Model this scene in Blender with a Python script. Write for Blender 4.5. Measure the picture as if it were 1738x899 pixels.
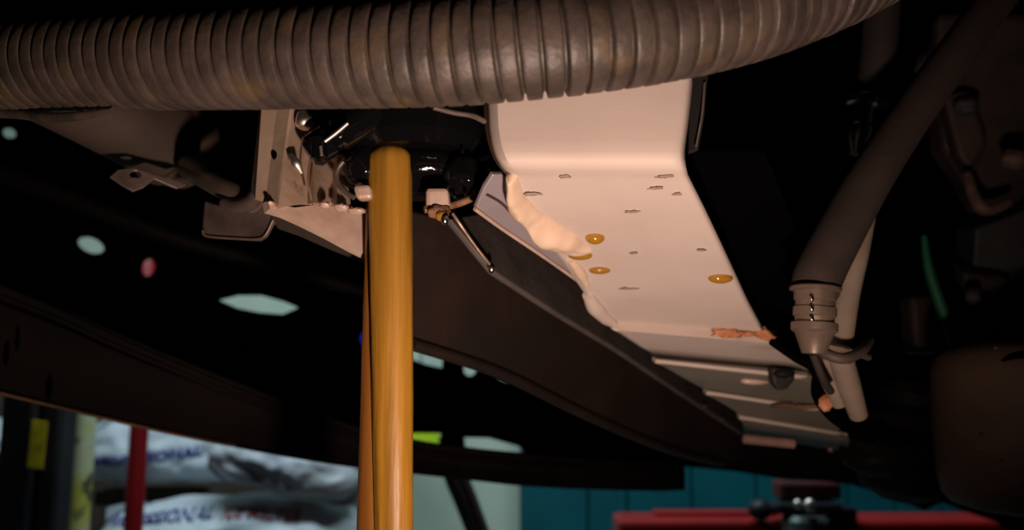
import bpy, bmesh, math, random
from mathutils import Vector, Matrix, noise
from mathutils.geometry import tessellate_polygon
random.seed(7)
for o in list(bpy.data.objects): bpy.data.objects.remove(o)
C = bpy.context.scene.collection
# ---------------------------------------------------------------- camera, world, light
F = 1400.0; W, H = 1738.0, 899.0
PITCH = math.radians(8); CAM = Vector((0, 0, 1.0))
cam = bpy.data.cameras.new('camera'); co = bpy.data.objects.new('camera', cam); C.objects.link(co)
co.location = CAM; co.rotation_euler = (math.pi/2 + PITCH, 0, 0)
cam.sensor_width = 36; cam.lens = 36*F/W; cam.clip_start = .01; cam.clip_end = 50
cam.dof.use_dof = True; cam.dof.focus_distance = .38; cam.dof.aperture_fstop = 7.5
bpy.context.scene.camera = co
w = bpy.data.worlds.new('world'); bpy.context.scene.world = w; w.use_nodes = True
w.node_tree.nodes['Background'].inputs[0].default_value = (.5, .6, .8, 1)
w.node_tree.nodes['Background'].inputs[1].default_value = .0
vs = bpy.context.scene.view_settings
vs.view_transform = 'Standard'; vs.look = 'None'; vs.gamma = 1; vs.exposure = 0; vs.use_curve_mapping = False

def area(name, loc, target, size, power, col, shape='RECTANGLE', sy=None):
    l = bpy.data.lights.new(name, 'AREA'); l.energy = power; l.color = col; l.shape = shape; l.size = size
    if sy: l.size_y = sy
    o = bpy.data.objects.new(name, l); C.objects.link(o); o.location = loc
    o.rotation_euler = (Vector(target)-Vector(loc)).to_track_quat('-Z', 'Y').to_euler()
    return o
# the mechanic's warm hand lamp, held low just below the camera
def spot(name, loc, target, power, col, angle, rad):
    l = bpy.data.lights.new(name, 'SPOT'); l.energy = power; l.color = col; l.spot_size = math.radians(angle); l.spot_blend = 1; l.shadow_soft_size = rad
    o = bpy.data.objects.new(name, l); C.objects.link(o); o.location = loc
    o.rotation_euler = (Vector(target)-Vector(loc)).to_track_quat('-Z', 'Y').to_euler()
spot('hand_lamp', (.05, .10, .86), (.0, .40, 1.085), 8.0, (1, .71, .57), 100, .012)
# unseen area lamp added for the cool daylight beyond the car
area('daylight_fill', (-.3, 1.42, 2.5), (-.3, 2.5, .9), 1.8, 34, (.72, .9, 1), 'RECTANGLE', .3)

# ---------------------------------------------------------------- geometry helpers
cp, sp = math.cos(PITCH), math.sin(PITCH)
def ray(x, y):
    cx = (x-W/2)/F; cy = -(y-H/2)/F
    return Vector((cx, cp-cy*sp, sp+cy*cp))
def P(x, y, d):
    r = ray(x, y); return CAM + r*(d/r.y)
class Plane:
    def __init__(s, a, b, c):
        s.a = P(*a); s.n = (P(*b)-s.a).cross(P(*c)-s.a).normalized()
        if s.n.y > 0: s.n = -s.n
    def __call__(s, x, y):
        r = ray(x, y); return CAM + r*((s.a-CAM).dot(s.n)/r.dot(s.n))
def link(name, me, mat, parent=None, smooth=False):
    o = bpy.data.objects.new(name, me); C.objects.link(o)
    if mat: me.materials.append(mat)
    if parent: o.parent = parent
    if smooth:
        for p in me.polygons: p.use_smooth = True
    return o
def from_bm(name, bm, mat, parent=None, smooth=False, auto=None):
    bmesh.ops.recalc_face_normals(bm, faces=bm.faces)
    me = bpy.data.meshes.new(name); bm.to_mesh(me); bm.free()
    o = link(name, me, mat, parent, smooth)
    if auto:
        for e in me.edges: pass
        me.set_sharp_from_angle(angle=math.radians(auto))
    return o
def bev(o, w=.0008, seg=2):
    m = o.modifiers.new('bevel', 'BEVEL'); m.width = w; m.segments = seg; m.limit_method = 'ANGLE'; m.angle_limit = math.radians(35)
    return o
def catmull(pts, n=8):
    pts = [Vector(p) for p in pts]
    q = [pts[0]*2-pts[1]] + pts + [pts[-1]*2-pts[-2]]
    out = []
    for i in range(1, len(q)-2):
        a, b, c, d = q[i-1:i+3]
        for k in range(n):
            t = k/n
            out.append(.5*((2*b)+(c-a)*t+(2*a-5*b+4*c-d)*t*t+(3*b-a-3*c+d)*t**3))
    out.append(q[-2]); return out
def lerp_list(v, t):
    x = t*(len(v)-1); i = min(int(x), len(v)-2); f = x-i
    return v[i]*(1-f)+v[i+1]*f
def sweep(bm, path, radii, seg=20, caps=True, squash=None):
    """rings along a polyline with a frame carried along it"""
    n = len(path); up = Vector((0, -1, 0.2)); rings = []
    for i, p in enumerate(path):
        t = (path[min(i+1, n-1)]-path[max(i-1, 0)]).normalized()
        u = (up-t*up.dot(t)).normalized(); v = t.cross(u); up = u
        r = radii[i] if isinstance(radii, (list, tuple)) else radii
        ring = []
        for k in range(seg):
            a = 2*math.pi*k/seg
            rr = r(i, a) if callable(r) else r
            s1, s2 = (squash or (1, 1))
            ring.append(bm.verts.new(p+u*math.cos(a)*rr*s1+v*math.sin(a)*rr*s2))
        rings.append(ring)
    for a, b in zip(rings, rings[1:]):
        for k in range(seg):
            bm.faces.new((a[k], a[(k+1) % seg], b[(k+1) % seg], b[k]))
    if caps:
        bm.faces.new(list(reversed(rings[0]))); bm.faces.new(rings[-1])
    return rings
def tube(name, pts, radii, mat, parent=None, seg=20, n=8, squash=None, auto=50):
    path = catmull(pts, n); bm = bmesh.new()
    rr = [lerp_list(radii, i/(len(path)-1)) for i in range(len(path))] if isinstance(radii, (list, tuple)) else [radii]*len(path)
    sweep(bm, path, rr, seg, True, squash)
    return from_bm(name, bm, mat, parent, True, auto)
def straight(name, pts, radii, mat, parent=None, seg=24, auto=35):
    """one ring per point, no smoothing: turned parts"""
    bm = bmesh.new(); sweep(bm, [Vector(p) for p in pts], list(radii), seg)
    return from_bm(name, bm, mat, parent, True, auto)
def along(a, b, prof, name, mat, parent=None, seg=24):
    a, b = Vector(a), Vector(b)
    return straight(name, [a.lerp(b, t) for t, r in prof], [r for t, r in prof], mat, parent, seg)
def plate(name, poly, pl, thick, mat, parent=None, bevel=.0008, holes=None, wobble=0):
    """outline laid on a real plane in space, given real thickness away from the viewer side"""
    loops = [[pl(x, y) for x, y in poly]] + [[pl(x, y) for x, y in h] for h in (holes or [])]
    if wobble:
        for i, v in enumerate(loops[0]): v += Vector((noise.noise(v*60), 0, noise.noise(v*60+Vector((9, 9, 9)))))*wobble
    n = pl.n if hasattr(pl, 'n') else Vector((0, -1, 0))
    flat = [v for l in loops for v in l]
    tris = tessellate_polygon(loops)
    bm = bmesh.new()
    f_ = [bm.verts.new(v) for v in flat]; b_ = [bm.verts.new(v-n*thick) for v in flat]
    for a, b, c in tris:
        try: bm.faces.new((f_[a], f_[b], f_[c])); bm.faces.new((b_[c], b_[b], b_[a]))
        except ValueError: pass
    s = 0
    for l in loops:
        m = len(l)
        for i in range(m):
            j = (i+1) % m
            bm.faces.new((f_[s+i], f_[s+j], b_[s+j], b_[s+i]))
        s += m
    bmesh.ops.dissolve_limit(bm, angle_limit=.01, verts=bm.verts, edges=bm.edges)
    o = from_bm(name, bm, mat, parent)
    if bevel: bev(o, bevel)
    return o
def grid(name, rows, mat, parent=None, thick=.002, smooth=True, auto=None, off=None):
    bm = bmesh.new(); g = [[bm.verts.new(v) for v in r] for r in rows]
    for a, b in zip(g, g[1:]):
        for i in range(len(a)-1): bm.faces.new((a[i], a[i+1], b[i+1], b[i]))
    o = from_bm(name, bm, mat, parent, smooth)
    # normals towards the camera side
    me = o.data; pz = me.polygons[len(me.polygons)//2]
    if pz.normal.dot(CAM-pz.center) < 0: me.flip_normals()
    if auto: me.set_sharp_from_angle(angle=math.radians(auto))
    m = o.modifiers.new('thickness', 'SOLIDIFY'); m.thickness = thick; m.offset = -1
    return o
def box(name, lo, hi, mat, parent=None, bevel=.004):
    bm = bmesh.new(); bmesh.ops.create_cube(bm, size=1)
    lo, hi = Vector(lo), Vector(hi)
    for v in bm.verts: v.co = Vector(((lo[i]+hi[i])/2+v.co[i]*(hi[i]-lo[i]) for i in range(3)))
    o = from_bm(name, bm, mat, parent)
    if bevel: bev(o, bevel)
    return o
def blob(name, c, ax, mat, parent=None, rough=0, freq=80, sub=3, rot=None):
    bm = bmesh.new(); bmesh.ops.create_icosphere(bm, subdivisions=sub, radius=1)
    for v in bm.verts:
        k = 1+rough*noise.noise(v.co*2.1+Vector((c[0]*50, c[2]*50, 0)))
        p = Vector((v.co.x*ax[0], v.co.y*ax[1], v.co.z*ax[2]))*k
        if rot: p = rot @ p
        v.co = p+Vector(c)
    return from_bm(name, bm, mat, parent, True)
def thing(name, label, cat, loc=(0, 0, 0), group=None):
    o = bpy.data.objects.new(name, None); C.objects.link(o); o.empty_display_size = .02
    o['label'] = label; o['category'] = cat
    if group: o['group'] = group
    return o
def tag(o, label, cat, group=None):
    o['label'] = label; o['category'] = cat
    if group: o['group'] = group
    return o
def struct(o): o['kind'] = 'structure'; return o

# ---------------------------------------------------------------- materials
def mat(name, col, rough=.5, metal=0, col2=None, scale=40, lo=.4, hi=.65, bump=0, bscale=120, stretch=(1, 1, 1), spec=.5, coat=0, trans=0, sss=0, detail=5, col3=None, s3=9, lo3=.55, hi3=.7, ior=1.45):
    m = bpy.data.materials.new(name); m.use_nodes = True
    nt = m.node_tree; b = nt.nodes['Principled BSDF']; L = nt.links
    b.inputs['Roughness'].default_value = rough; b.inputs['Metallic'].default_value = metal
    b.inputs['Specular IOR Level'].default_value = spec; b.inputs['Coat Weight'].default_value = coat; b.inputs['Coat Roughness'].default_value = .08
    b.inputs['Transmission Weight'].default_value = trans; b.inputs['IOR'].default_value = ior
    if sss: b.inputs['Subsurface Weight'].default_value = sss; b.inputs['Subsurface Radius'].default_value = (.01, .006, .002); b.inputs['Subsurface Scale'].default_value = 1
    b.inputs['Base Color'].default_value = (*col, 1)
    tc = nt.nodes.new('ShaderNodeTexCoord'); mp = nt.nodes.new('ShaderNodeMapping'); mp.inputs['Scale'].default_value = stretch
    L.new(tc.outputs['Object'], mp.inputs['Vector'])
    def ns(sc, dt=detail):
        n = nt.nodes.new('ShaderNodeTexNoise'); n.inputs['Scale'].default_value = sc; n.inputs['Detail'].default_value = dt; L.new(mp.outputs[0], n.inputs['Vector']); return n
    def ramp(n, a, c):
        r = nt.nodes.new('ShaderNodeMapRange'); r.inputs['From Min'].default_value = a; r.inputs['From Max'].default_value = c; L.new(n.outputs['Fac'], r.inputs['Value']); return r
    last = None
    if col2:
        mx = nt.nodes.new('ShaderNodeMix'); mx.data_type = 'RGBA'; L.new(ramp(ns(scale), lo, hi).outputs[0], mx.inputs['Factor'])
        mx.inputs['A'].default_value = (*col, 1); mx.inputs['B'].default_value = (*col2, 1); last = mx
    if col3:
        m2 = nt.nodes.new('ShaderNodeMix'); m2.data_type = 'RGBA'; L.new(ramp(ns(s3, 3), lo3, hi3).outputs[0], m2.inputs['Factor'])
        if last: L.new(last.outputs['Result'], m2.inputs['A'])
        else: m2.inputs['A'].default_value = (*col, 1)
        m2.inputs['B'].default_value = (*col3, 1); last = m2
    if last: L.new(last.outputs['Result'], b.inputs['Base Color'])
    if bump:
        bp = nt.nodes.new('ShaderNodeBump'); bp.inputs['Strength'].default_value = bump; bp.inputs['Distance'].default_value = .001
        L.new(ns(bscale).outputs['Fac'], bp.inputs['Height']); L.new(bp.outputs[0], b.inputs['Normal'])
    return m
M = {}
M['hose'] = mat('dusty_black_plastic', (.038, .029, .024), .5, col2=(.068, .051, .042), scale=70, bump=.4, bscale=300, col3=(.10, .068, .032), s3=38, lo3=.58, hi3=.75)
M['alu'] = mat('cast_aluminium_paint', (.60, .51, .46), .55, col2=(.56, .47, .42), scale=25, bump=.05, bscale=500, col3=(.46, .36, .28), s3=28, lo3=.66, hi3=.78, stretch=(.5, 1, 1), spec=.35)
M['zinc'] = mat('lilac_zinc', (.36, .32, .35), .4, .3, col2=(.33, .29, .31), scale=60)
M['sealant'] = mat('cream_sealant', (.74, .56, .43), .5, col2=(.66, .5, .36), scale=90, bump=.3, bscale=200, sss=.1)
M['oil'] = mat('amber_oil', (.26, .125, .012), .42, col2=(.44, .22, .025), scale=140, lo=.35, hi=.65, stretch=(1, 1, .05), spec=.5, coat=.0, bump=1, bscale=160, sss=.15)
M['oil_dark'] = mat('dark_amber_oil', (.17, .062, .012), .15, col2=(.24, .10, .02), scale=70, stretch=(1, 1, .05), spec=.6, coat=.4)
M['drop'] = mat('oil_droplet', (.36, .18, .015), .06, coat=1, spec=.8)
M['wet'] = mat('oily_black_plastic', (.004, .004, .005), .07, coat=0, spec=.6, bump=.25, bscale=260)
M['black'] = mat('black_plastic', (.008, .007, .007), .6, col2=(.013, .011, .01), scale=20, spec=.15)
M['matte'] = mat('matt_black', (.0018, .0018, .002), .9, spec=.0)
M['rubber'] = mat('dusty_rubber', (.038, .028, .024), .65, col2=(.05, .036, .03), scale=30, bump=.2, bscale=200)
M['dark_rubber'] = mat('dark_rubber', (.02, .017, .016), .65, col2=(.03, .022, .018), scale=30, bump=.3)
M['bracket'] = mat('tan_steel', (.56, .42, .32), .38, .35, col2=(.42, .30, .22), scale=30, bump=.2, bscale=150, col3=(.16, .10, .07), s3=45, lo3=.62, hi3=.7)
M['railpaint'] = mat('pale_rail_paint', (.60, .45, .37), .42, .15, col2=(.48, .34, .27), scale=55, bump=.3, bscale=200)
M['brown'] = mat('brown_painted_steel', (.016, .009, .007), .55, col2=(.025, .0135, .009), scale=18, bump=.3, bscale=120, col3=(.014, .010, .009), s3=10)
M['grey'] = mat('dark_grey_ledge', (.10, .082, .078), .6, col2=(.07, .055, .05), scale=40, bump=.4, bscale=150)
M['edge'] = mat('worn_bare_edge', (.42, .29, .22), .35, .6, col2=(.2, .13, .10), scale=90)
M['beam'] = mat('rusty_dark_beam', (.009, .006, .005), .7, col2=(.014, .009, .0065), scale=14, bump=.4, bscale=90, stretch=(1, 1, .35), col3=(.005, .004, .004), s3=12, spec=.2)
M['rustedge'] = mat('rusty_lip', (.32, .17, .08), .7, col2=(.10, .06, .04), scale=25)
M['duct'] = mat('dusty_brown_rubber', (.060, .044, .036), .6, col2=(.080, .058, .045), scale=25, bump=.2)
M['clamp'] = mat('dull_clamp_steel', (.17, .13, .11), .42, .5, col2=(.10, .075, .065), scale=60, bump=.3)
M['fitting'] = mat('crimped_steel', (.15, .11, .085), .4, .4, col2=(.20, .15, .12), scale=70, bump=.2)
M['chrome'] = mat('bright_steel', (.75, .66, .58), .2, 1, bump=.4, bscale=200)
M['bolt'] = mat('polished_bolt_glint', (.92, .85, .75), .42, 1)  # for bolt heads, and for the added strips and ribs that draw glints
M['scuff'] = mat('brown_scuff', (.36, .28, .23), .6)
M['pad'] = mat('dark_red_rubber', (.09, .006, .005), .7, col2=(.03, .01, .01), scale=18)
M['dirty_shade'] = mat('olive_grey_film_shade', (.24, .215, .17), .5, col2=(.18, .165, .13), scale=20)  # dirt tone plus the grazing shade of the far treads, put into the colour
M['rod'] = mat('beige_pipe_paint', (.27, .215, .17), .5, col2=(.22, .17, .135), scale=50, bump=.2)
M['rust'] = mat('orange_rust', (.42, .15, .06), .8, col2=(.55, .27, .15), scale=200, bump=.6)
M['copper'] = mat('golden_wet_ring', (.50, .29, .17), .25, .4, col2=(.2, .1, .05), scale=80, bump=.2)
M['canister'] = mat('dusty_brown_canister', (.12, .072, .054), .6, col2=(.09, .055, .042), scale=22, bump=.25, bscale=150, col3=(.14, .095, .062), s3=8)
M['cast'] = mat('dim_cast_metal', (.040, .030, .027), .6, .1, col2=(.07, .045, .038), scale=30, bump=.5, bscale=80)
M['castgrey'] = mat('dim_grey_cast', (.05, .053, .056), .6, col2=(.03, .032, .034), scale=30, bump=.4)
M['castpink'] = mat('worn_pink_brown', (.20, .12, .10), .6, col2=(.1, .06, .05), scale=60)
M['green'] = mat('green_cable', (.012, .13, .055), .5)
M['pinkbar'] = mat('pinkish_bar', (.42, .25, .22), .5, col2=(.3, .18, .15), scale=50)
M['bag'] = mat('white_woven_bag', (.62, .68, .72), .55, col2=(.5, .56, .60), scale=9, bump=.4, bscale=60)
M['bag_grey'] = mat('grey_film_bag', (.40, .43, .47), .4, col2=(.55, .58, .6), scale=7, bump=.5, bscale=30)
M['blue'] = mat('blue_print', (.012, .02, .26), .5)
M['redp'] = mat('red_print', (.50, .03, .06), .5)
M['red'] = mat('red_enamel', (.30, .005, .008), .45, col2=(.26, .004, .007), scale=10)
M['redarm'] = mat('red_lift_paint', (.34, .008, .007), .5, col2=(.28, .007, .006), scale=12)
M['post'] = mat('black_post_paint', (.010, .010, .014), .5, col2=(.02, .02, .02), scale=12)
M['yellow'] = mat('yellow_sticker', (.9, .78, .02), .5, col2=(.5, .4, .02), scale=30)
M['pole'] = mat('mottled_cream_pole', (.62, .66, .42), .55, col2=(.60, .56, .10), scale=14, lo=.42, hi=.58, col3=(.10, .11, .05), s3=20, lo3=.58, hi3=.66)
M['lime'] = mat('lime_label', (.60, .85, .03), .5)
M['mint'] = mat('pale_mint_wall', (.70, .80, .64), .8, col2=(.58, .70, .56), scale=3, bump=.3, bscale=20)
M['teal'] = mat('teal_door_paint', (.0, .12, .142), .55, col2=(.0, .09, .11), scale=4)
M['seam'] = mat('teal_seam', (.01, .05, .06), .6)
M['floor'] = mat('workshop_concrete', (.16, .16, .155), .8, col2=(.1, .1, .1), scale=3, bump=.3, bscale=30)
M['ceil'] = mat('dark_roof', (.05, .05, .05), .8)
M['wood'] = mat('dark_wood', (.07, .05, .035), .8, col2=(.04, .03, .02), scale=12)
M['steel'] = mat('jack_steel', (.16, .18, .17), .45, .4, col2=(.10, .12, .11), scale=20)
M['bottleblue'] = mat('blue_bottle', (.02, .03, .75), .4)

# ---------------------------------------------------------------- setting
struct(box('floor', (-3, -1.6, -.05), (3, 3.4, 0), M['floor'], bevel=0))
struct(box('ceiling', (-3, -1.6, 2.8), (3, 3.4, 2.85), M['ceil'], bevel=0))
struct(box('wall_back', (-3, 3.2, 0), (3, 3.3, 2.8), M['mint'], bevel=0))
struct(box('wall_left', (-3.1, -1.6, 0), (-3, 3.4, 2.8), M['ceil'], bevel=0))
struct(box('wall_right', (3, -1.6, 0), (3.1, 3.4, 2.8), M['ceil'], bevel=0))
struct(box('wall_front', (-3, -1.7, 0), (3, -1.6, 2.8), M['ceil'], bevel=0))
door = bpy.data.objects.new('door_1', None); C.objects.link(door); door['kind'] = 'structure'
DY = 3.0
xs = [P(x, 850, DY).x for x in (883, 998, 1065, 1175, 1285, 1440, 1520, 1600, 1720, 1840)]
for i, (a, b) in enumerate(zip(xs, xs[1:])):
    box('panel', (a+.004, DY, .02), (b-.004, DY+.03+.01*(i % 2), 2.2), M['teal'], door, .003)
box('door_frame', (xs[0]-.0, DY+.045, .0), (xs[-1], DY+.09, 2.25), M['seam'], door, .003)
# the underside of the body above everything in the foreground
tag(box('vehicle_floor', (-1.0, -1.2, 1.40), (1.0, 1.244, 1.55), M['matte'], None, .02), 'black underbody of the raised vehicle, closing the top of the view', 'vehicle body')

# ---------------------------------------------------------------- workshop beyond
def curve_plate():  # added black shroud standing in for the unlit engine bay, pierced by small gaps
    PL = Plane((0, 500, 1.25), (1000, 500, 1.25), (0, 700, 1.25))
    out = [(-500, -120), (2300, -120), (2300, 1100), (1760, 960), (1700, 888), (1640, 868), (1600, 852), (1570, 866), (1510, 842), (1445, 822), (1400, 817), (1330, 813), (1250, 800), (1165, 792),
           (1100, 800), (900, 795), (700, 780), (500, 755), (300, 710), (150, 672), (0, 630), (-500, 560)]
    def ell(x, y, a, b, t=0, n=12): return [(x+a*math.cos(2*math.pi*k/n)*math.cos(t)-b*math.sin(2*math.pi*k/n)*math.sin(t), y+a*math.cos(2*math.pi*k/n)*math.sin(t)+b*math.sin(2*math.pi*k/n)*math.cos(t)) for k in range(n)]
    holes = [ell(151, 415, 27, 13, .35), ell(249, 453, 14, 16, .2), [(368, 508), (400, 500), (440, 500), (480, 511), (506, 522), (480, 533), (440, 530), (400, 522)],
             ell(618, 494, 14, 13), ell(625, 574, 16, 16), [(690, 574), (720, 584), (752, 597), (750, 624), (722, 618), (690, 606)],
             ell(797, 626, 11, 12), ell(856, 638, 18, 8, .4), ell(12, 224, 16, 9, .4),
             [(690, 735), (748, 735), (748, 756), (690, 754)], [(786, 742), (830, 743), (880, 757), (890, 766), (870, 774), (788, 772)]]
    o = plate('dark_bay_sheet', out, PL, .012, M['matte'], None, 0, holes)
    tag(o, 'black shroud added for the dark engine bay behind the beams, pierced by small gaps showing daylight', 'backdrop')
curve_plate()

def bag(cx, cy, d, hw, hh, depth, m, seed, tilt, texts, label, droop=0):
    root = thing('salt_bag', label, 'bag', group='bags stacked in the background')
    fd = d-depth*.9; c = P(cx, cy, fd)+Vector((0, d-fd, 0)); a = hw/F*fd; b = hh/F*fd
    def surf(x, z, s=1):
        xx = min(1, abs(x)); zz = min(1, abs(z))
        t = max(0, 1-xx**4-zz**2.2)**.5
        ww = noise.noise(Vector((x*3+seed, z*2.0, seed)))*.10+noise.noise(Vector((x*9+seed, z*4, 3)))*.045
        return -depth*(t*(1+ww*2*s))
    N, K = 46, 20; bm = bmesh.new(); fr, bk = [], []
    def pos(u, v, side):
        x = u; z = v
        taper = 1-.30*abs(x)**5; zz = z*taper*(1+.16*noise.noise(Vector((x*2.6+seed, 7, z))))
        y = surf(x, z) if side else -surf(x, z)*.9
        X = x*a; Z = zz*b-droop*b*x*x
        return Vector((X*math.cos(tilt)-Z*math.sin(tilt), y, X*math.sin(tilt)+Z*math.cos(tilt)))+c
    for side in (1, 0):
        g = [[bm.verts.new(pos(-1+2*i/N, -1+2*j/K, side)) for j in range(K+1)] for i in range(N+1)]
        for i in range(N):
            for j in range(K): bm.faces.new((g[i][j], g[i+1][j], g[i+1][j+1], g[i][j+1]))
    bmesh.ops.remove_doubles(bm, verts=bm.verts, dist=.0005)
    from_bm('bag_body', bm, m, root, True)
    for s, x0, x1, zc, hz, mt, tl in texts:
        cu = bpy.data.curves.new('lettering', 'FONT'); cu.body = s; cu.size = 1; cu.offset = .022; cu.extrude = 0
        to = bpy.data.objects.new('lettering', cu); C.objects.link(to)
        bpy.context.view_layer.update()
        me = bpy.data.meshes.new_from_object(to.evaluated_get(bpy.context.evaluated_depsgraph_get()))
        bpy.data.objects.remove(to)
        X = [v.co.x for v in me.vertices]; Y = [v.co.y for v in me.vertices]; mx, Mx, my, My = min(X), max(X), min(Y), max(Y)
        for v in me.vertices:
            u = x0+(v.co.x-mx)/(Mx-mx)*(x1-x0); q = zc+((v.co.y-my)/(My-my)-.5)*2*hz+tl*(u-x0)
            p = pos(u, q, 1); v.co = p+Vector((0, -.0025, 0))
        bmt = bmesh.new(); bmt.from_mesh(me); bpy.data.meshes.remove(me)
        ex = bmesh.ops.extrude_face_region(bmt, geom=bmt.faces[:])
        for v in ex['geom']:
            if isinstance(v, bmesh.types.BMVert): v.co.y -= .0006
        from_bm('lettering', bmt, mt, root)
    return root
# white bags with blue and red print
bag(285, 766, 2.2, 160, 58, .09, M['bag'], 1.3, .02, [('PROFESSIONAL', -.78, .36, -.34, .15, M['blue'], .32), ('ICE', .45, .69, -.06, .14, M['redp'], .0)],
    'white sack with blue and red print, upper bag behind the red post')
bag(470, 798, 1.93, 134, 46, .08, M['bag_grey'], 4.1, -.22, [], 'crumpled greyish sack without print, just left of the oil stream')
bag(380, 912, 2.0, 240, 56, .14, M['bag'], 8.2, .0, [('PROFESSIONAL', -.90, -.10, .48, .17, M['blue'], .28), ('ICE MELTER', -.03, .51, .66, .15, M['redp'], -.10)],
    'white sack with blue and red print, lowest bag cut by the frame bottom', droop=.18)
bag(-60, 758, 2.1, 105, 44, .13, M['bag'], 11.5, -.1, [('MELTER', .3, .98, -.2, .12, M['redp'], 0)], 'white sack at the far left edge, upper of two')
bag(-70, 860, 2.1, 110, 44, .13, M['bag'], 15.5, 0, [('MELTER', .2, .98, -.3, .12, M['redp'], 0)], 'white sack at the far left edge, lower of two')
t = thing('storage_shelf', 'dark shelf unit that carries the white sacks', 'shelf')
zt = P(300, 974, 1.87).z-.02
a_, b_ = P(-220, 900, 2.1).x, P(640, 900, 2.1).x
box('shelf_board', (a_, 1.85, zt-.03), (b_, 2.45, zt), M['wood'], t)
for x in (a_+.03, b_-.03):
    for y in (1.9, 2.4): box('leg', (x-.02, y-.02, 0), (x+.02, y+.02, zt-.03), M['wood'], t)
z1 = P(300, 850, 2.15).z
box('back_board', (a_, 2.42, zt), (b_, 2.45, 1.02), M['wood'], t)
tag(box('dark_gap_box', P(158, 858, 2.22), P(320, 834, 2.22)+Vector((0, .17, 0)), M['wood'], None), 'dark brown box added for the dark space between the two printed sacks', 'box')  # dark filler standing in for the shaded gap between the sacks

def post(name, x0, x1, d, m, label, cat, top=1.06, round_=True):
    r = (x1-x0)/2/F*d; c = P((x0+x1)/2, 800, d)
    if round_: o = straight(name, [(c.x, c.y, 0), (c.x, c.y, .01), (c.x, c.y, top-.01), (c.x, c.y, top)], [r*.96, r, r, r*.96], m, None, 24)
    else: o = box(name, (c.x-r, c.y-r, 0), (c.x+r, c.y+r, top), m, None, .006)
    return tag(o, label, cat)
post('red_post', 217, 247, 1.7, M['red'], 'slim round red post standing in front of the white sacks', 'post')
post('mottled_pole', 124, 156, 1.65, M['pole'], 'mottled cream and yellow pole left of the red post', 'pole')
t = thing('black_post', 'thick black column with a yellow sticker near the left edge', 'post')
cl = P(48, 800, 1.55); cr = P(93, 800, 1.55)
box('column', (P(20, 800, 1.55).x, 1.5, 0), (P(78, 800, 1.55).x, 1.56, 1.06), M['post'], t, .008)
box('flange', (P(82, 800, 1.55).x, 1.51, 0), (P(118, 800, 1.55).x, 1.57, 1.06), M['post'], t, .008)
box('web', (P(70, 800, 1.55).x, 1.545, 0), (P(90, 800, 1.55).x, 1.56, 1.06), M['post'], t, .001)
plate('sticker', [(55, 712), (80, 716), (72, 795), (46, 793)], Plane((0, 700, 1.498), (100, 700, 1.498), (0, 800, 1.498)), .002, M['yellow'], t, 0)

# pieces seen through the gaps
t = thing('lime_tag', 'bright lime tag glimpsed right beside the oil stream', 'tag')
box('tag_plate', P(680, 758, 2.3), P(746, 733, 2.3)+Vector((0, .01, 0)), M['lime'], t, .002)
q = P(713, 734, 2.305); straight('cord', [q, (q.x, q.y, 2.80)], [.002, .002], M['black'], t, 8)
def bottle(x, y, d, m, label, k=1):
    c = P(x, y, d); h = .11*k; r = .035*k
    b = straight('bottle', [c+Vector((0, 0, z)) for z in (-h, -h*.97, h*.3, h*.6, h*.75, h)], [r*.9, r, r, r*.45, r*.4, r*.4], m)
    return tag(b, label, 'bottle')
s = thing('wall_shelf', 'pair of small dark wall shelves almost hidden behind the shroud', 'shelf')
bs = P(249, 453, 2.7)
zs = min(P(249, 453, 2.7).z-.11, 9)
box('shelf_board', (bs.x-.06, 2.6, zs-.02), (bs.x+.06, 3.2, zs), M['wood'], s)
bottle(249, 453, 2.7, M['red'], 'red bottle seen through the small round gap at left')
bb = P(618, 494, 2.7)
zs = P(618, 600, 2.7).z
box('shelf_board', (bb.x-.08, 2.6, zs-.02), (bb.x+.08, 3.2, zs), M['wood'], s)
h_ = (P(618, 450, 2.7).z-zs)
tag(straight('canister', [(bb.x, 2.7, zs), (bb.x, 2.7, zs+.01), (bb.x, 2.7, zs+h_*.8), (bb.x, 2.7, zs+h_*.9), (bb.x, 2.7, zs+h_)], [.05, .055, .055, .03, .02], M['bottleblue']), 'blue canister glimpsed at the left edge of the oil stream', 'canister')

# cable hanging before the pale wall
tag(tube('black_cable', [P(762, 740, 1.6), P(770, 800, 1.6), P(790, 850, 1.6), P(812, 905, 1.6), P(850, 1000, 1.6)], .021, M['post'], None, 14, 6), 'thick black cable curving down beside the oil stream', 'cable')
tag(tube('brown_cable', [P(782, 740, 1.575), P(790, 805, 1.575), P(806, 850, 1.575), P(826, 905, 1.575), P(862, 1000, 1.575)], .007, M['wood'], None, 10, 6), 'thin brown cable lying along the thick black cable', 'cable')

# red lift arm with pad
t = thing('lift_arm', 'red steel lift arm with adaptor head at the bottom right', 'lift arm')
D = 1.5
zt = P(1300, 880, D).z
box('arm', (P(1048, 880, D).x, D-.02, zt-.09), (P(1780, 880, D).x, D+.08, zt), M['redarm'], t, .008)
box('top_lip', (P(1118, 880, D).x, D+.03, zt), (P(1330, 880, D).x, D+.07, zt+.006), M['redarm'], t, .002)
c = P(1367, 899, D-.04)
straight('screw_barrel', [c+Vector((0, 0, z)) for z in (-.06, -.055, .018, .026)], [.040, .042, .040, .034], M['steel'], t)
box('head_block', P(1320, 872, D-.06), P(1412, 846, D-.01), M['post'], t, .006)
box('side_block', P(1405, 884, D-.03), P(1440, 856, D+.01), M['post'], t, .004)
box('rubber_pad', P(1325, 848, D-.05), P(1410, 812, D), M['pad'], t, .006)
blob('knob', P(1290, 864, D-.03), (.021, .02, .018), M['post'], t)
along(P(1300, 864, D-.03), P(1340, 864, D-.03), [(0, .008), (1, .008)], 'knob_stem', M['post'], t)
blob('bolt_head', P(1354, 855, D-.075), (.007, .006, .008), M['bolt'], t)
blob('bolt_head', P(1375, 857, D-.077), (.010, .007, .011), M['bolt'], t)

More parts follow.
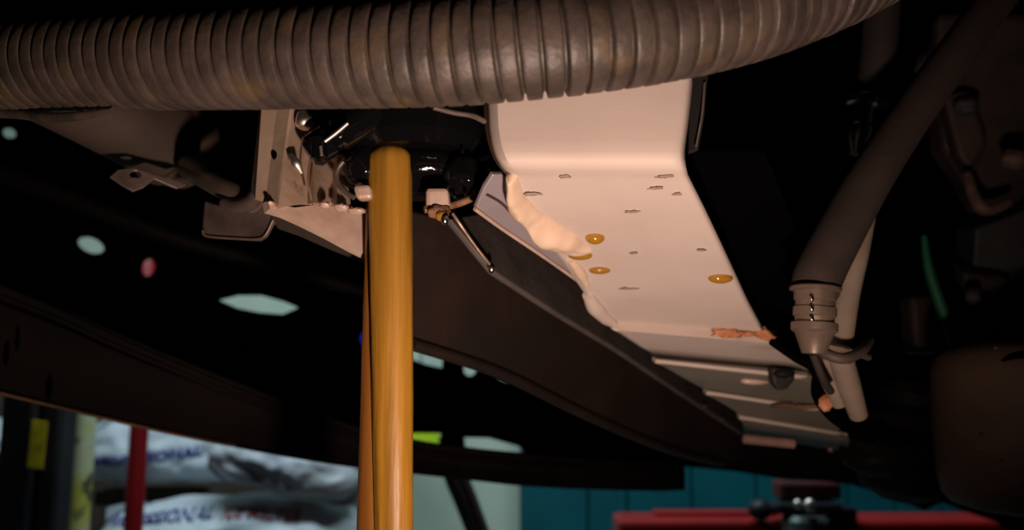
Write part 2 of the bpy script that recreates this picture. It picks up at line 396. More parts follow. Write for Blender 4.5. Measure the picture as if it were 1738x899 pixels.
# ---------------------------------------------------------------- long bumper beam
t = thing('bumper_beam', 'long dark brown curved beam sweeping down to the right', 'beam')
top = [(-60, 452), (0, 478), (100, 520), (200, 568), (300, 612), (400, 655), (500, 695), (600, 733), (700, 759), (800, 773), (880, 780), (1000, 789), (1163, 796)]
bot = [(-60, 650), (0, 668), (100, 692), (200, 716), (300, 738), (400, 757), (500, 775), (600, 790), (700, 801), (800, 812), (890, 822), (1000, 828), (1163, 832)]
tp = catmull([Vector((*p, 0)) for p in top], 5); bt = catmull([Vector((*p, 0)) for p in bot], 5)
vprof = [(0, .012), (.03, .0), (.10, -.001), (.13, .012), (.17, .014), (.20, .001), (.45, -.003), (.75, -.001), (.95, 0), (.985, -.004), (1, 0)]
rows = []
for v, dy in vprof:
    row = []
    for i, (a, b) in enumerate(zip(tp, bt)):
        x = a.x*(1-v)+b.x*v; y = a.y*(1-v)+b.y*v
        d = .60+.42*(max(x, -60)+60)/1223+v*.02+dy
        if v > .9 and x < 260: y += 1.6*noise.noise(Vector((x*.05, v, 0)))
        row.append(P(x, y, d))
    rows.append(row)
grid('beam_face', rows, M['beam'], t, .012, True, 30)
low = [P(b.x, b.y-1, .60+.42*(max(b.x, -60)+60)/1223+.012) for b in bt if b.x < 420]
tube('rusty_lip', low, .0012, M['rustedge'], t, 8, 2)
# fixings and scars on the face
for x, y in ((12, 600), (30, 575), (85, 660)):
    pl = P(x, y, .60+.42*(x+60)/1223+.004)
    blob('drain_slot', pl, (.0012, .002, .010), M['matte'], t, sub=2)
# second rail hidden above in the dark
t2 = tube('inner_rail', [P(-60, 270, .95), P(100, 330, .98), P(300, 405, 1.02), P(480, 455, 1.08), P(700, 520, 1.15)], [.012, .012, .011, .01, .01], M['black'], None, 14, 5)
tag(t2, 'thin black inner rail crossing the dark bay above the beam', 'rail')

# ---------------------------------------------------------------- crossmember, centre
t = thing('crossmember', 'dark brown steel crossmember running from the oil stream down right', 'crossmember')
WP = Plane((705, 370, .47), (1225, 785, .82), (705, 580, .50))
web = [(660, 350), (764, 372), (800, 412), (838, 458), (940, 525), (1050, 592), (1150, 660), (1262, 728), (1262, 775), (1225, 786), (1130, 760), (1000, 706), (870, 642), (790, 612), (705, 584), (620, 560)]
plate('web', web, WP, .006, M['brown'], t, .0015)
LP = Plane((790, 365, .475), (1050, 590, .60), (1003, 490, .61))
ledge = [(764, 370), (812, 362), (858, 392), (910, 426), (960, 462), (998, 488), (1004, 496), (1003, 512), (1012, 528), (1028, 531), (1038, 548), (1052, 552), (1066, 570), (1090, 584), (1102, 592), (1112, 606), (1118, 618), (1160, 640), (1205, 670), (1240, 692), (1264, 712), (1262, 736), (1150, 662), (1050, 594), (940, 527), (838, 460), (800, 414)]
plate('ledge', ledge, LP, .004, M['grey'], t, .0012)
ed = [(838, 459), (890, 494), (940, 527), (1000, 562), (1050, 594), (1100, 627), (1150, 661), (1205, 694), (1255, 728)]
tube('flange_edge', [WP(x, y)+Vector((0, -.002, 0)) for x, y in ed], [.0011, .0011, .001, .001, .0009], M['edge'], t, 8, 4)
tube('lower_fold', [WP(x, y)+Vector((0, -.003, 0)) for x, y in ((700, 584), (790, 612), (870, 642), (1000, 706), (1130, 760), (1225, 785))], .004, M['brown'], t, 10, 5)
along(WP(1045, 562)+Vector((0, -.006, 0)), WP(1038, 592)+Vector((0, -.006, 0)), [(0, .0012), (1, .0012)], 'pin', M['fitting'], t, 10)
for x, y in ((1195, 690), (1225, 712)): blob('weld_spot', LP(x, y), (.003, .002, .003), M['cast'], t)
# thin rod with an oil bead on its tip
t = thing('drain_wire', 'thin brown wire with a bright bead hanging at its lower end', 'wire')
tube('wire', [P(768, 362, .450), P(782, 382, .452), P(800, 408, .457), P(822, 437, .462), P(834, 452, .466)], .0010, M['edge'], t, 8, 4)
blob('bead', P(834, 455, .464), (.0019, .0019, .0032), M['chrome'], t, sub=2)

# ---------------------------------------------------------------- sump / pale cover
t = thing('oil_pan', 'pale beige pressed metal oil pan with stepped underside', 'oil pan')
rowsdef = [  # left xy, right xy, depth
 ((818, 90), (1182, 70), .362), ((820, 150), (1177, 130), .362), ((821, 180), (1174, 160), .361), ((823, 215), (1169, 205), .360), ((827, 238), (1165, 235), .359), ((832, 256), (1163, 256), .3585),
 ((838, 270), (1163, 270), .359), ((845, 281), (1164, 281), .361), ((852, 289), (1166, 290), .365), ((858, 295), (1168, 297), .370), ((864, 305), (1174, 309), .377),
 ((880, 345), (1196, 353), .398), ((915, 395), (1222, 408), .426), ((955, 445), (1247, 462), .455), ((990, 495), (1268, 508), .483), ((1018, 530), (1288, 545), .505), ((1034, 546), (1302, 566), .519),
 ((1036, 550), (1306, 572), .518), ((1043, 560), (1325, 584), .516), ((1047, 563), (1332, 588), .520),
 ((1085, 588), (1368, 615), .548), ((1106, 604), (1380, 630), .566), ((1108, 607), (1381, 634), .565), ((1116, 617), (1383, 648), .563), ((1121, 620), (1386, 652), .568),
 ((1165, 645), (1394, 672), .600), ((1192, 659), (1398, 690), .618), ((1195, 662), (1400, 693), .617), ((1202, 670), (1404, 700), .615), ((1207, 674), (1408, 704), .621),
 ((1235, 690), (1422, 720), .640), ((1250, 700), (1430, 730), .650), ((1252, 703), (1432, 733), .649), ((1257, 712), (1440, 742), .647), ((1260, 716), (1442, 746), .652), ((1262, 738), (1448, 768), .69)]
rows = []
for l, r, d in rowsdef:
    row = []
    for k in range(31):
        u = k/30; x = l[0]*(1-u)+r[0]*u; y = l[1]*(1-u)+r[1]*u
        dd = d+(.014*max(0, 1-u/.07)**2 if d < .375 else 0)+.004*max(0, (u-.95)/.05)**2
        if .375 < d < .52: dd += .0012*noise.noise(Vector((u*7, d*30, 0)))
        row.append(P(x, y, dd))
    rows.append(row)
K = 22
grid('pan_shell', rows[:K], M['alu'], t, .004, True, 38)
grid('rear_steps', rows[K-1:], M['dirty_shade'], t, .004, True, 38)  # far treads, their shade painted in with the darker colour
for i0, i1 in ((22, 23), (27, 28), (32, 33)):
    tube('step_lip', [(rows[i0][k]+rows[i1][k])/2+Vector((0, .0004, 0)) for k in range(0, 31, 3)], .0018, M['alu'], t, 10, 2)
FP = Plane((835, 300, .386), (1000, 490, .494), (870, 300, .392))
plate('side_flange', [(836, 296), (862, 296), (885, 340), (920, 385), (965, 432), (1000, 478), (1006, 500), (998, 492), (910, 428), (812, 362), (806, 356), (822, 318)], FP, .003, M['zinc'], t, .0008)
tube('flange_bead', [FP(x, y)+Vector((0, -.001, 0)) for x, y in ((806, 355), (850, 387), (905, 424), (960, 462), (998, 490))], .0011, M['railpaint'], t, 8, 5)
tube('flange_rib', [FP(x, y)+Vector((0, -.0005, 0)) for x, y in ((826, 330), (850, 344), (868, 362))], .0007, M['cast'], t, 8, 5)
def onpan(x, y, lift=0):
    """real point of the shell under an image position"""
    for (l0, r0, d0), (l1, r1, d1) in zip(rowsdef, rowsdef[1:]):
        ya = l0[1]+(r0[1]-l0[1])*(x-l0[0])/(r0[0]-l0[0]); yb = l1[1]+(r1[1]-l1[1])*(x-l1[0])/(r1[0]-l1[0])
        if ya <= y <= yb: return P(x, y, d0+(d1-d0)*(y-ya)/(yb-ya+1e-6)-lift)
    return P(x, y, .5)
for x, y, a in ((1112, 320, 12), (1072, 360, 13), (1068, 490, 18), (905, 330, 16), (960, 300, 9), (1128, 300, 14), (1148, 330, 8), (1075, 430, 8), (1190, 425, 9)):
    # scuffs: shallow oily smears standing just proud of the shell
    dd = .4
    blob('scuff', onpan(x, y, .0), (a/F*dd, .0030, .0004), M['scuff'], t, rough=.8, sub=3)
for x, y, a, b in ((1236, 571, 26, 10), (1300, 572, 20, 14), (1268, 572, 18, 5), (1222, 566, 14, 6)):
    p = onpan(x, y-6, .002); blob('rust_patch', p, (a/F*.5, .0015, b/F*.42), M['rust'], t, rough=.7, sub=3)
for x, y, a, b in ((1330, 688, 22, 4), (1365, 690, 26, 4)):
    blob('rust_streak', onpan(x, y, .004), (a/F*.6, .001, b/F*.6), M['rustedge'], t, rough=.5, sub=2)
blob('raised_boss', onpan(1282, 646, .001), (.011, .002, .003), M['railpaint'], t, sub=2)
sl = thing('sealant_seam', 'lumpy cream sealant seam squeezed along the left edge of the pan', 'sealant')
pts = [(868, 300), (874, 325), (888, 350), (908, 370), (935, 388), (960, 404), (982, 418), (1004, 424)]
bm = bmesh.new(); path = catmull([onpan(x, y, .0) for x, y in pts], 8)
rad = [.0040, .0062, .0078, .0088, .0096, .0088, .0062, .0022]
rr = [lerp_list(rad, i/(len(path)-1)) for i in range(len(path))]
sweep(bm, path, [(lambda i, a, r=r, p=p: r*(1+.40*noise.noise(p*45+Vector((math.cos(a), math.sin(a), 0)))+.12*noise.noise(p*160+Vector((math.cos(a), math.sin(a), 3))))) for r, p in zip(rr, path)], 24, True, (.62, 1))
from_bm('main_bead', bm, M['sealant'], sl, True)
tube('small_bead', [onpan(x, y) for x, y in ((968, 440), (985, 462), (996, 484))], [.0025, .0035, .0020], M['sealant'], sl, 12, 5)
tube('tail_bead', [onpan(x, y) for x, y in ((998, 500), (1010, 520), (1030, 540), (1044, 552))], [.0035, .0055, .0045, .0020], M['alu'], sl, 12, 5)
for x, y, a, b, lab in ((1010, 403, 17, 12, 'amber oil drop with a bright glint at the tip of the sealant'), (985, 433, 22, 9, 'flat amber oil drop just below the sealant tip'), (1018, 459, 20, 7, 'thin orange oil drop, lowest of the three near the sealant'), (1223, 472, 23, 10, 'amber oil drop near the right edge of the pan')):
    p = onpan(x, y, .001); tag(blob('oil_drop', p, (a/F*.43, .004, b/F*.43), M['drop'], None, sub=3), lab, 'oil drop', 'oil drops on the pan')
for x, y, a in ((1065, 432, 40), (1195, 462, 22)):
    pass
c_ = thing('black_clip', 'black clip hanging under the last steps of the pan', 'clip')
CP = Plane((1330, 640, .555), (1400, 640, .56), (1330, 700, .56))
plate('clip_body', [(1310, 624), (1352, 628), (1350, 646), (1338, 660), (1322, 664), (1312, 650)], CP, .008, M['dark_rubber'], c_, .002)
blob('clip_head', P(1330, 634, .553), (.007, .004, .003), M['black'], c_, sub=2)
b_ = thing('pinkish_bar', 'short pinkish bar below the end of the pan', 'bar')
along(P(1260, 744, .66), P(1350, 753, .66), [(0, .002), (.03, .0038), (.97, .0038), (1, .002)], 'bar', M['pinkbar'], b_, 14)
tag(blob('screw_head', P(1410, 762, .66), (.003, .002, .003), M['fitting'], None, sub=2), 'small round screw head right of the pinkish bar', 'screw')
# black tray beyond the pan
TP = Plane((1260, 780, .88), (1500, 800, .88), (1260, 700, .86))
tag(plate('rear_tray', [(1215, 700), (1470, 735), (1600, 770), (1600, 850), (1565, 862), (1505, 840), (1440, 818), (1330, 808), (1230, 792)], TP, .01, M['black'], None, .003), 'black tray edge closing below the far end of the pan', 'tray')
# black flange at the right of the pan
t = thing('black_flange', 'narrow glossy black flange along the right side of the pan', 'flange')
BP = Plane((1170, 150, .366), (1215, 150, .366), (1170, 300, .372))
plate('flange_plate', [(1172, 60), (1212, 60), (1200, 150), (1196, 200), (1186, 256), (1168, 262)], BP, .004, M['black'], t, .001)
tube('bead_line', [P(1196, 140, .364), P(1192, 190, .364), P(1186, 225, .366), (P(1181, 250, .367))], .0006, M['clamp'], t, 8, 6)
# dark skirt that runs down the right edge of the pan
SP = Plane((1170, 300, .385), (1400, 690, .62), (1240, 300, .40))
tag(plate('right_skirt', [(1172, 260), (1300, 260), (1420, 560), (1440, 735), (1402, 694), (1384, 634), (1306, 574), (1250, 464), (1198, 352), (1170, 297)], Plane((1170, 300, .45), (1400, 690, .68), (1240, 300, .45)), .004, M['matte'], None, .001), 'flat black skirt right of the pale oil pan', 'skirt')

# ---------------------------------------------------------------- black housing and oil stream
SD = .425
cz = P(700, 296, SD); hc = Vector((P(702, 296, SD).x, SD+.006, 0))
t = thing('filter_housing', 'wet black housing above the oil stream with golden rim ring', 'housing')
zr = P(702, 300, SD).z
R0 = 130/F*SD
straight('housing_body', [Vector((hc.x, hc.y, z)) for z in (zr+.012, zr+.018, zr+.024, zr+.05, zr+.055, zr+.12)], [R0*.80, R0*.96, R0*.98, R0*.98, R0*.85, R0*.85], M['wet'], t, 40)
# lobed plug collars round the outlet
blob('housing_dome', P(702, 292, .432), (122/F*.43, .022, 50/F*.43), M['wet'], t, rough=.05, sub=4)
for x, y, a, b, dd in ((618, 284, 40, 42, .420), (660, 252, 44, 26, .424), (730, 250, 50, 34, .428), (788, 300, 42, 42, .420), (800, 232, 46, 50, .45)):
    blob('wet_lobe', P(x, y, dd), (a/F*dd, .014, b/F*dd), M['wet'], t, rough=.12, sub=4)
for x, y in ((768, 301), (811, 287), (772, 333), (790, 328), (785, 256), (760, 318)):
    blob('oil_bead', P(x, y, .407), (.0011, .0011, .0016), M['wet'], t, sub=2)
# rim ring, an open arc
def arc(name, a0, a1, m, r=.0013, par=t, sx=131, sy=58, cx=702, cy=298, dd=.396, n=20):
    pts = [P(cx+sx*math.cos(math.radians(a0+(a1-a0)*k/n)), cy+sy*math.sin(math.radians(a0+(a1-a0)*k/n)), dd+.012*abs(math.cos(math.radians(a0+(a1-a0)*k/n)))) for k in range(n+1)]
    return tube(name, pts, r, m, par, 10, 2)
arc('rim_ring', -12, 82, M['copper'], .0019, dd=.402)
arc('rim_ring', 140, 205, M['clamp'], .0014)
plate('rim_block', [(722, 318), (760, 318), (764, 352), (745, 364), (722, 356)], Plane((700, 300, .399), (800, 300, .399), (700, 360, .400)), .012, M['railpaint'], t, .002)
plate('rim_block', [(598, 314), (628, 312), (632, 336), (604, 338)], Plane((600, 300, .402), (700, 300, .402), (600, 360, .403)), .010, M['railpaint'], t, .002)
blob('oil_drip', P(744, 360, .400), (.0055, .004, .0032), M['copper'], t, rough=.4)
blob('oil_drip', P(750, 366, .397), (.0028, .003, .0028), M['drop'], t, rough=.4)
blob('oil_drip', P(755, 371, .395), (.0022, .002, .0035), M['chrome'], t, sub=2)
# slanting glossy plug left of the housing
t = thing('glossy_plug', 'glossy black slanting plug with bright white glints beside the bracket', 'plug')
along(P(523, 262, .395), P(640, 186, .40), [(0, .006), (.06, .0085), (.3, .0088), (.34, .0072), (.40, .0072), (.44, .0088), (1, .0088)], 'plug_barrel', M['wet'], t)
along(P(540, 235, .388), P(543, 272, .388), [(0, .004), (.9, .004), (1, .0025)], 'plug_spigot', M['wet'], t)
tube('glint_strip', [P(551, 240, .3845), P(570, 226, .3845), P(590, 209, .3845)], .0011, M['bolt'], t, 8, 4)  # added bright metal strip standing in for the lamp's glint on the barrel
tube('glint_strip', [P(544, 248, .3835), P(546, 264, .3835)], .0009, M['bolt'], t, 8, 4)  # shorter added strip, drawn as the glint on the spigot
tag(tube('sagging_wire', [P(735, 182, .33), P(770, 191, .335), P(800, 196, .34), P(822, 206, .35)], .0012, M['clamp'], None, 8, 6), 'thin dull wire sagging under the corrugated hose beside the pan', 'wire')

st = thing('oil_stream', 'thick amber stream of oil pouring straight down', 'oil stream')
def stream(name, l0, l1, r0, r1, y0, y1, d, m, seed, flat=.8, amp=.06, zend=.06, taper=True):
    c0 = P((l0+r0)/2, y0, d); c1 = P((l1+r1)/2, y1, d)
    w0 = (r0-l0)/2/F*d; w1 = (r1-l1)/2/F*d
    path, rr = [], []
    N = 90
    for i in range(N+1):
        s = i/N
        if s < .8: f = s/.8; z = c0.z+(c1.z-c0.z)*f; x = c0.x+(c1.x-c0.x)*f; wv = w0+(w1-w0)*f
        else: f = (s-.8)/.2; z = c1.z+(zend-c1.z)*f; x = c1.x; wv = w1
        if taper and i < 3: wv *= (.55, .85, .97)[i]
        path.append(Vector((x, d, z)))
        rr.append(lambda i_, a, wv=wv, s=s: wv*(1+amp*noise.noise(Vector((math.cos(a)*2.2+seed, math.sin(a)*2.2, s*4)))+amp*.4*noise.noise(Vector((math.cos(a)*6, math.sin(a)*6+seed, s*14)))))
    bm = bmesh.new(); sweep(bm, path, rr, 40, True, (flat, 1))
    return from_bm(name, bm, m, st, True)
stream('main_stream', 623, 637, 701, 700, 250, 899, SD-.012, M['oil'], 3)
stream('side_stream', 622, 606, 640, 668, 330, 899, SD-.006, M['oil_dark'], 9, .7, .05)
tub = thing('drain_tub', 'black drain tub on the floor that catches the oil stream', 'tub')
straight('tub_wall', [Vector((c1, SD, z)) for c1, z in ((-.07, 0), (-.07, .01), (-.07, .16), (-.07, .17), (-.07, .17), (-.07, .05))], [.17, .18, .2, .21, .20, .18], M['black'], tub, 32)
straight('tub_oil', [Vector((-.07, SD, z)) for z in (.05, .09)], [.16, .18], M['oil_dark'], tub, 32)

# ---------------------------------------------------------------- folded bracket and rail, left of the stream
t = thing('folded_bracket', 'tan folded steel bracket hanging left of the black plug', 'bracket')
cols = [  # top xy d, bottom xy d
 ((444, 150, .415), (426, 322, .405)), ((446, 150, .408), (433, 338, .398)), ((474, 150, .407), (450, 344, .397)), ((497, 150, .404), (468, 350, .392)), ((503, 150, .405), (472, 352, .391)),
 ((530, 200, .43), (500, 348, .404)), ((536, 215, .433), (522, 346, .408)), ((531, 240, .427), (532, 344, .400)), ((545, 250, .432), (545, 346, .410)), ((566, 258, .436), (562, 344, .416)), ((572, 262, .43), (572, 350, .408)), ((585, 262, .43), (596, 352, .410))]
rows = []
for j in range(9):
    v = j/8; rows.append([P(a[0]*(1-v)+b[0]*v, a[1]*(1-v)+b[1]*v, a[2]*(1-v)+b[2]*v) for a, b in cols])
bev(grid('bracket_sheet', rows, M['bracket'], t, .0018, False), .0004, 2)
blob('bolt_hole', P(466, 264, .3995), (.0014, .001, .0022), M['matte'], t, sub=2)
tube('glint_rib', [P(512, 190, .402), P(516, 206, .402), P(526, 214, .404)], [.0022, .0048, .003], M['bolt'], t, 12, 5)  # added bright metal lump drawn as a highlight on the upper sheet
tube('glint_rib', [P(492, 262, .394), P(503, 278, .393), P(512, 294, .395)], [.0010, .0026, .0010], M['bolt'], t, 12, 5)  # added bright metal sliver, shaped as the slanting highlight on the fold
tube('sheet_edge', [P(529, 256, .398), P(523, 304, .396), P(529, 340, .397)], .0006, M['edge'], t, 8, 5)

t = thing('pale_rail', 'pale rail with wavy top edge running behind the oil stream', 'rail')
RP = Plane((455, 345, .392), (640, 425, .43), (455, 375, .390))
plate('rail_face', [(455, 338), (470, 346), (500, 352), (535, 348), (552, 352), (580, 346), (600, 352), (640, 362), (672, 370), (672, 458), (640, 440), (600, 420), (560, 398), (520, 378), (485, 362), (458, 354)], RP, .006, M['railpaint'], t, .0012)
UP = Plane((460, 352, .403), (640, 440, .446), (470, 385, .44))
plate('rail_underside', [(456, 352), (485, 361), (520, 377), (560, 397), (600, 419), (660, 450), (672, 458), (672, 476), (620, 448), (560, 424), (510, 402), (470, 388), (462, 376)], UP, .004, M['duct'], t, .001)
for x, y, a, b in ((552, 348, 9, 6), (580, 352, 12, 8), (606, 358, 14, 7), (461, 346, 6, 5)):
    blob('weld_lump', P(x, y, .391+(x-455)*.00012), (a/F*.4, .003, b/F*.4), M['railpaint'], t, rough=.4)

# ---------------------------------------------------------------- duct at left with clamp and tab
t = thing('rubber_duct', 'large dusty brown duct ending in a narrow pipe, under the hose', 'duct')
a = P(30, 120, .435); b = P(278, 236, .525); 
ax = (b-a).normalized()
L_ = (b-a).length
def R(px, d): return px/F*d
along(a, b, [(0, R(70, .435)), (.5, R(71, .48)), (.97, R(74, .525)), (1, R(72, .525))], 'duct_body', M['duct'], t, 36)
along(b-ax*.001, b+ax*.022, [(0, R(79, .525)), (.08, R(81, .525)), (.25, R(81, .525)), (.33, R(76, .525)), (.9, R(74, .525)), (1, R(72, .525))], 'duct_collar', M['duct'], t, 36)
tube('neck_pipe', [P(325, 284, .50), P(352, 300, .455), P(385, 320, .434), P(430, 342, .420)], [R(26, .45), R(23, .44), R(21, .44), R(20, .43)], M['fitting'], t, 20, 6)
c2 = thing('pipe_clamp', 'dull steel clamp with a square tab under the bracket foot', 'clamp')
tube('clamp_loop', [P(382, 345, .425), P(402, 350, .42), P(422, 345, .414), (P(436, 330, .408)), P(440, 308, .405)], [.0035, .004, .0042, .0038, .0024], M['clamp'], c2, 14, 6)
TBP = Plane((350, 340, .440), (460, 340, .430), (350, 400, .440))
plate('clamp_tab', [(346, 340), (372, 348), (402, 356), (430, 350), (444, 330), (462, 356), (468, 372), (452, 402), (440, 409), (358, 404), (345, 396), (342, 384)], TBP, .0025, M['clamp'], c2, .0012)
tube('tab_hem', [TBP(x, y)+Vector((0, -.0008, 0)) for x, y in ((345, 392), (352, 401), (400, 405), (438, 406), (452, 398), (464, 374))], .0008, M['fitting'], c2, 8, 4)
e = thing('eyelet_tab', 'small steel eyelet tab hanging from the brown duct', 'tab')
EP = Plane((190, 300, .462), (300, 300, .480), (190, 325, .462))
hole = [(230+10*math.cos(k*math.pi/6), 296+6*math.sin(k*math.pi/6)) for k in range(12)]
plate('tab_plate', [(186, 300), (200, 288), (226, 284), (262, 296), (300, 306), (318, 314), (300, 320), (262, 304), (244, 318), (226, 325), (206, 314)], EP, .0025, M['clamp'], e, .001, [hole])

# ---------------------------------------------------------------- corrugated hose (closest)
t = thing('corrugated_hose', 'dusty ribbed black corrugated hose crossing the whole top', 'hose')
ctr = [(-150, 130, .395, 76), (0, 114, .365, 82), (130, 105, .345, 86), (300, 100, .325, 90), (450, 95, .310, 94), (620, 90, .296, 97), (780, 84, .288, 99), (930, 70, .284, 100), (1080, 50, .286, 101), (1220, 22, .292, 102), (1340, -14, .302, 100), (1450, -62, .315, 98), (1560, -125, .33, 96), (1680, -210, .35, 94)]
path = catmull([P(x, y, d) for x, y, d, r in ctr], 40)
rad = [r/F*d for x, y, d, r in ctr]
Ls = [0]
for p, q in zip(path, path[1:]): Ls.append(Ls[-1]+(q-p).length)
pitch = .0071; prof = [(0, 1), (.08, 1.0), (.62, 1.0), (.70, .985), (.74, .90), (.78, .865), (.86, .865), (.90, .90), (.94, .985)]
fr, rr = [], []
idx = 0; s = 0; k = 0
while True:
    done = False
    for f, m_ in prof:
        ss = (k+f)*pitch
        if ss > Ls[-1]: done = True; break
        while Ls[idx+1] < ss: idx += 1
        g = (ss-Ls[idx])/(Ls[idx+1]-Ls[idx]); p = path[idx].lerp(path[idx+1], g)
        R_ = lerp_list(rad, (idx+g)/(len(path)-1)); j = 1+.012*noise.noise(Vector((k*1.7, 0, 0)))
        fr.append(p); rr.append(R_*m_*(j if m_ > .9 else 1))
    if done: break
    k += 1
bm = bmesh.new(); sweep(bm, fr, rr, 56, True)
from_bm('hose_body', bm, M['hose'], t, True, 40)
tube('split_seam_lip', [P(x, y, d) for x, y, d in ((-60, 188, .372), (30, 194, .360), (80, 199, .350), (140, 196, .341), (190, 186, .334))], [.003, .0028, .003, .0025, .001], M['hose'], t, 12, 6, (1, .7))

# ---------------------------------------------------------------- right side lines
t = thing('rubber_brake_hose', 'thick black rubber hose slanting down to a crimped end at right', 'hose')
pth = [P(1790, -130, .56), P(1690, 0, .53), P(1610, 108, .505), P(1540, 205, .485), (P(1478, 300, .465)), P(1425, 395, .452), P(1392, 460, .445), P(1383, 492, .442)]
tube('hose_body', pth, [.0125, .0125, .0125, .0125, .0128, .0132, .0133, .0128], M['rubber'], t, 28, 8)
a = P(1384, 486, .440); b = P(1381, 600, .440)
along(a, b, [(0, .0128), (.02, .0134), (.06, .0134), (.08, .0112), (.20, .0110), (.22, .0102), (.30, .0102), (.32, .0112), (.44, .0112), (.46, .0102), (.52, .0100), (.55, .0120), (.66, .0120), (.70, .0100), (1, .0062)], 'crimped_ferrule', M['fitting'], t, 28)
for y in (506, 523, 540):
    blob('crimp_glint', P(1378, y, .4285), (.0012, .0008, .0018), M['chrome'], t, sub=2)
t = thing('beige_pipe', 'beige metal pipe running down beside the crimped hose end', 'pipe')
tube('pipe', [P(1492, 250, .50), P(1476, 340, .49), P(1455, 430, .48), P(1438, 500, .475), P(1424, 590, .47)], [.0045, .0050, .0066, .0070, .0072], M['rod'], t, 20, 6)
t = thing('twin_tubes', 'pair of bent beige tubes below the strap, narrowing downward', 'tubes')
tube('tube', [P(1394, 600, .475), P(1408, 640, .49), P(1425, 685, .50)], [.0055, .0060, .0045], M['rod'], t, 18, 6)
tube('tube', [P(1425, 600, .47), P(1440, 650, .485), P(1457, 704, .50)], [.0070, .0068, .0055], M['rod'], t, 18, 6)
t = thing('cable_strap', 'dark strap tied around the pipes near the right of the pan', 'strap')
tube('band', [P(1376, 584, .455), P(1402, 600, .447), P(1432, 608, .445), P(1462, 596, .455), P(1476, 578, .47)], [.0025, .003, .003, .003, .0025], M['duct'], t, 12, 6)
tube('band', [P(1380, 600, .45), P(1396, 640, .458), P(1410, 664, .468)], .0022, M['dark_rubber'], t, 12, 6)
tube('tail', [P(1440, 612, .448), P(1460, 602, .452), P(1474, 606, .46)], .002, M['duct'], t, 10, 5)
tag(tube('black_lead', [P(1310, 580, .49), P(1350, 606, .50), P(1386, 628, .50), P(1386, 668, .51), P(1405, 700, .52), P(1440, 725, .53), P(1480, 745, .54)], [.0022, .003, .0035, .003, .0035, .004], M['matte'], None, 12, 6), 'black lead curving along the right end of the pan', 'lead')
tag(blob('rust_nut', P(1401, 684, .50), (.004, .003, .005), M['rust'], None, rough=.3), 'small rusty nut beside the black lead', 'nut')
t = thing('upright_tube', 'dim upright rubber tube with bright steel fitting behind the slanting hose', 'tube')
tube('tube_body', [P(1500, -60, .57), P(1494, 60, .57), P(1487, 120, .57), P(1482, 178, .57)], [.0125, .0125, .012, .0115], M['dark_rubber'], t, 22, 6)
along(P(1464, 162, .555), P(1452, 262, .555), [(0, .0085), (.05, .0105), (.16, .0105), (.18, .0080), (.5, .0075), (.55, .0090), (.7, .0085), (1, .004)], 'steel_fitting', M['chrome'], t)
tag(tube('thin_cable', [P(1572, -50, .62), P(1574, 40, .62), P(1560, 120, .62)], .004, M['dark_rubber'], None, 12, 5), 'thin dark cable at the top right beside the hose', 'cable')
tag(tube('green_cable', [P(1568, 400, .74), P(1575, 450, .74), P(1590, 500, .74), P(1608, 548, .74), P(1622, 590, .74)], [.0025, .0042, .005, .005, .005], M['green'], None, 12, 6), 'green cable hanging in the dark right of the pipes', 'cable')

# canister, bottom right
t = thing('brown_canister', 'rounded dusty brown canister cut by the right edge', 'canister')
c = P(1755, 720, .62); Rk = 165/F*.58; ztop = P(1755, 572, .60).z; zb = P(1755, 876, .60).z
pr = [(0, .0), (0, .35), (.02, .62), (.055, .82), (.11, .94), (.2, .985), (.5, 1), (.8, .985), (.9, .95), (.955, .87), (.985, .7), (1, .35), (1, 0.01)]
straight('canister_body', [Vector((c.x, c.y, ztop+(zb-ztop)*f)) for f, r in pr], [max(.0005, Rk*r) for f, r in pr], M['canister'], t, 48)
tube('top_slot', [P(1700, 612, .545), P(1720, 604, .543), P(1750, 600, .54)], [.001, .0025, .003], M['matte'], t, 10, 5)
for x, y in ((1690, 590), (1666, 760), (1700, 800)): blob('grit', P(x, y, .552), (.001, .0008, .0012), M['castpink'], t, sub=1)
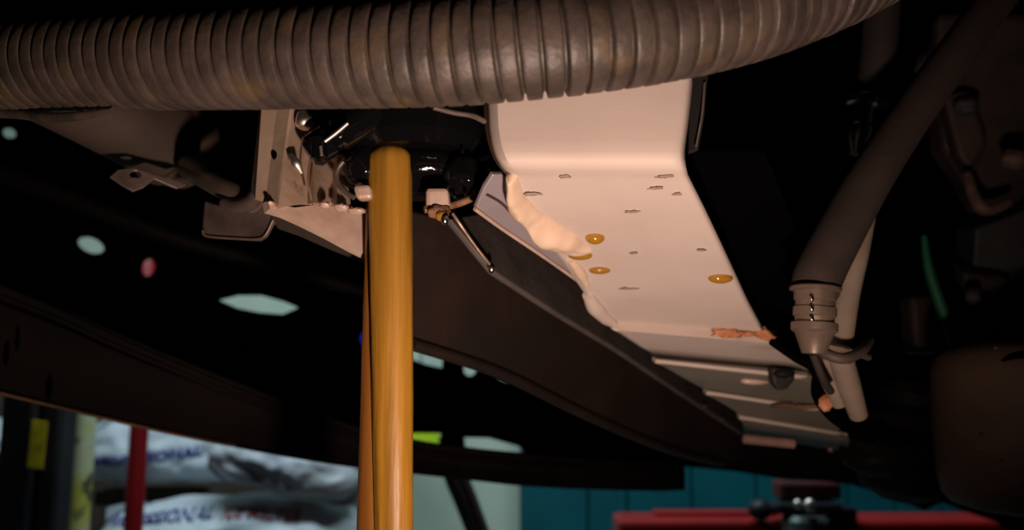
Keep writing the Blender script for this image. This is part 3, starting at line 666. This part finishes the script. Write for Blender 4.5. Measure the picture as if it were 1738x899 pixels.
# ribbed boot left of it
t = thing('ball_joint_boot', 'dark ribbed rubber boot left of the brown canister', 'boot')
a = P(1548, 650, .72); b = P(1522, 850, .72)
along(a, b, [(0, .02), (.1, .026), (.2, .022), (.3, .032), (.4, .026), (.5, .037), (.6, .031), (.72, .040), (.82, .035), (.92, .030), (1, .012)], 'boot', M['black'], t, 28)
blob('boot_knuckle', P(1490, 770, .68), (.03, .025, .018), M['black'], t, rough=.3)
# castings in the upper right dark
t = thing('gearbox_casting', 'dim ribbed gearbox casting in the dark upper right', 'casting')
GP = Plane((1550, 200, .82), (1738, 200, .80), (1600, 500, .84))
plate('case_wall', [(1590, 20), (1800, 20), (1800, 360), (1715, 350), (1668, 365), (1640, 310), (1600, 250), (1590, 150)], GP, .05, M['cast'], t, .008)
plate('web_rib', [(1600, 160), (1650, 150), (1680, 240), (1650, 300), (1626, 260)], Plane((1550, 200, .79), (1738, 200, .77), (1600, 500, .81)), .03, M['cast'], t, .006)
tube('v_rib', [P(1642, 295, .76), P(1650, 325, .755), P(1664, 352, .75), P(1684, 356, .75), P(1712, 344, .75)], [.004, .005, .006, .005, .004], M['castpink'], t, 12, 5)
blob('worn_boss', P(1722, 270, .74), (.014, .01, .009), M['castpink'], t, rough=.3)
blob('worn_boss', P(1640, 180, .77), (.012, .01, .009), M['castgrey'], t, rough=.3)
t = thing('mount_block', 'dim grey mounting block below the ribbed casting', 'mount')
MP = Plane((1640, 400, .78), (1738, 400, .77), (1640, 500, .79))
plate('block', [(1656, 385), (1700, 372), (1745, 352), (1790, 352), (1790, 470), (1720, 474), (1650, 462)], MP, .06, M['castgrey'], t, .006)
plate('foot', [(1634, 462), (1720, 474), (1700, 500), (1650, 510), (1636, 490)], Plane((1640, 460, .76), (1738, 460, .75), (1640, 500, .77)), .03, M['cast'], t, .004)
blob('bolt', P(1652, 502, .73), (.007, .006, .008), M['castgrey'], t, rough=.2)
tag(box('dark_linkage', P(1545, 500, .86), P(1600, 600, .86)+Vector((0, .03, 0)), M['cast'], None, .006), 'dim square linkage block left of the green cable end', 'linkage')
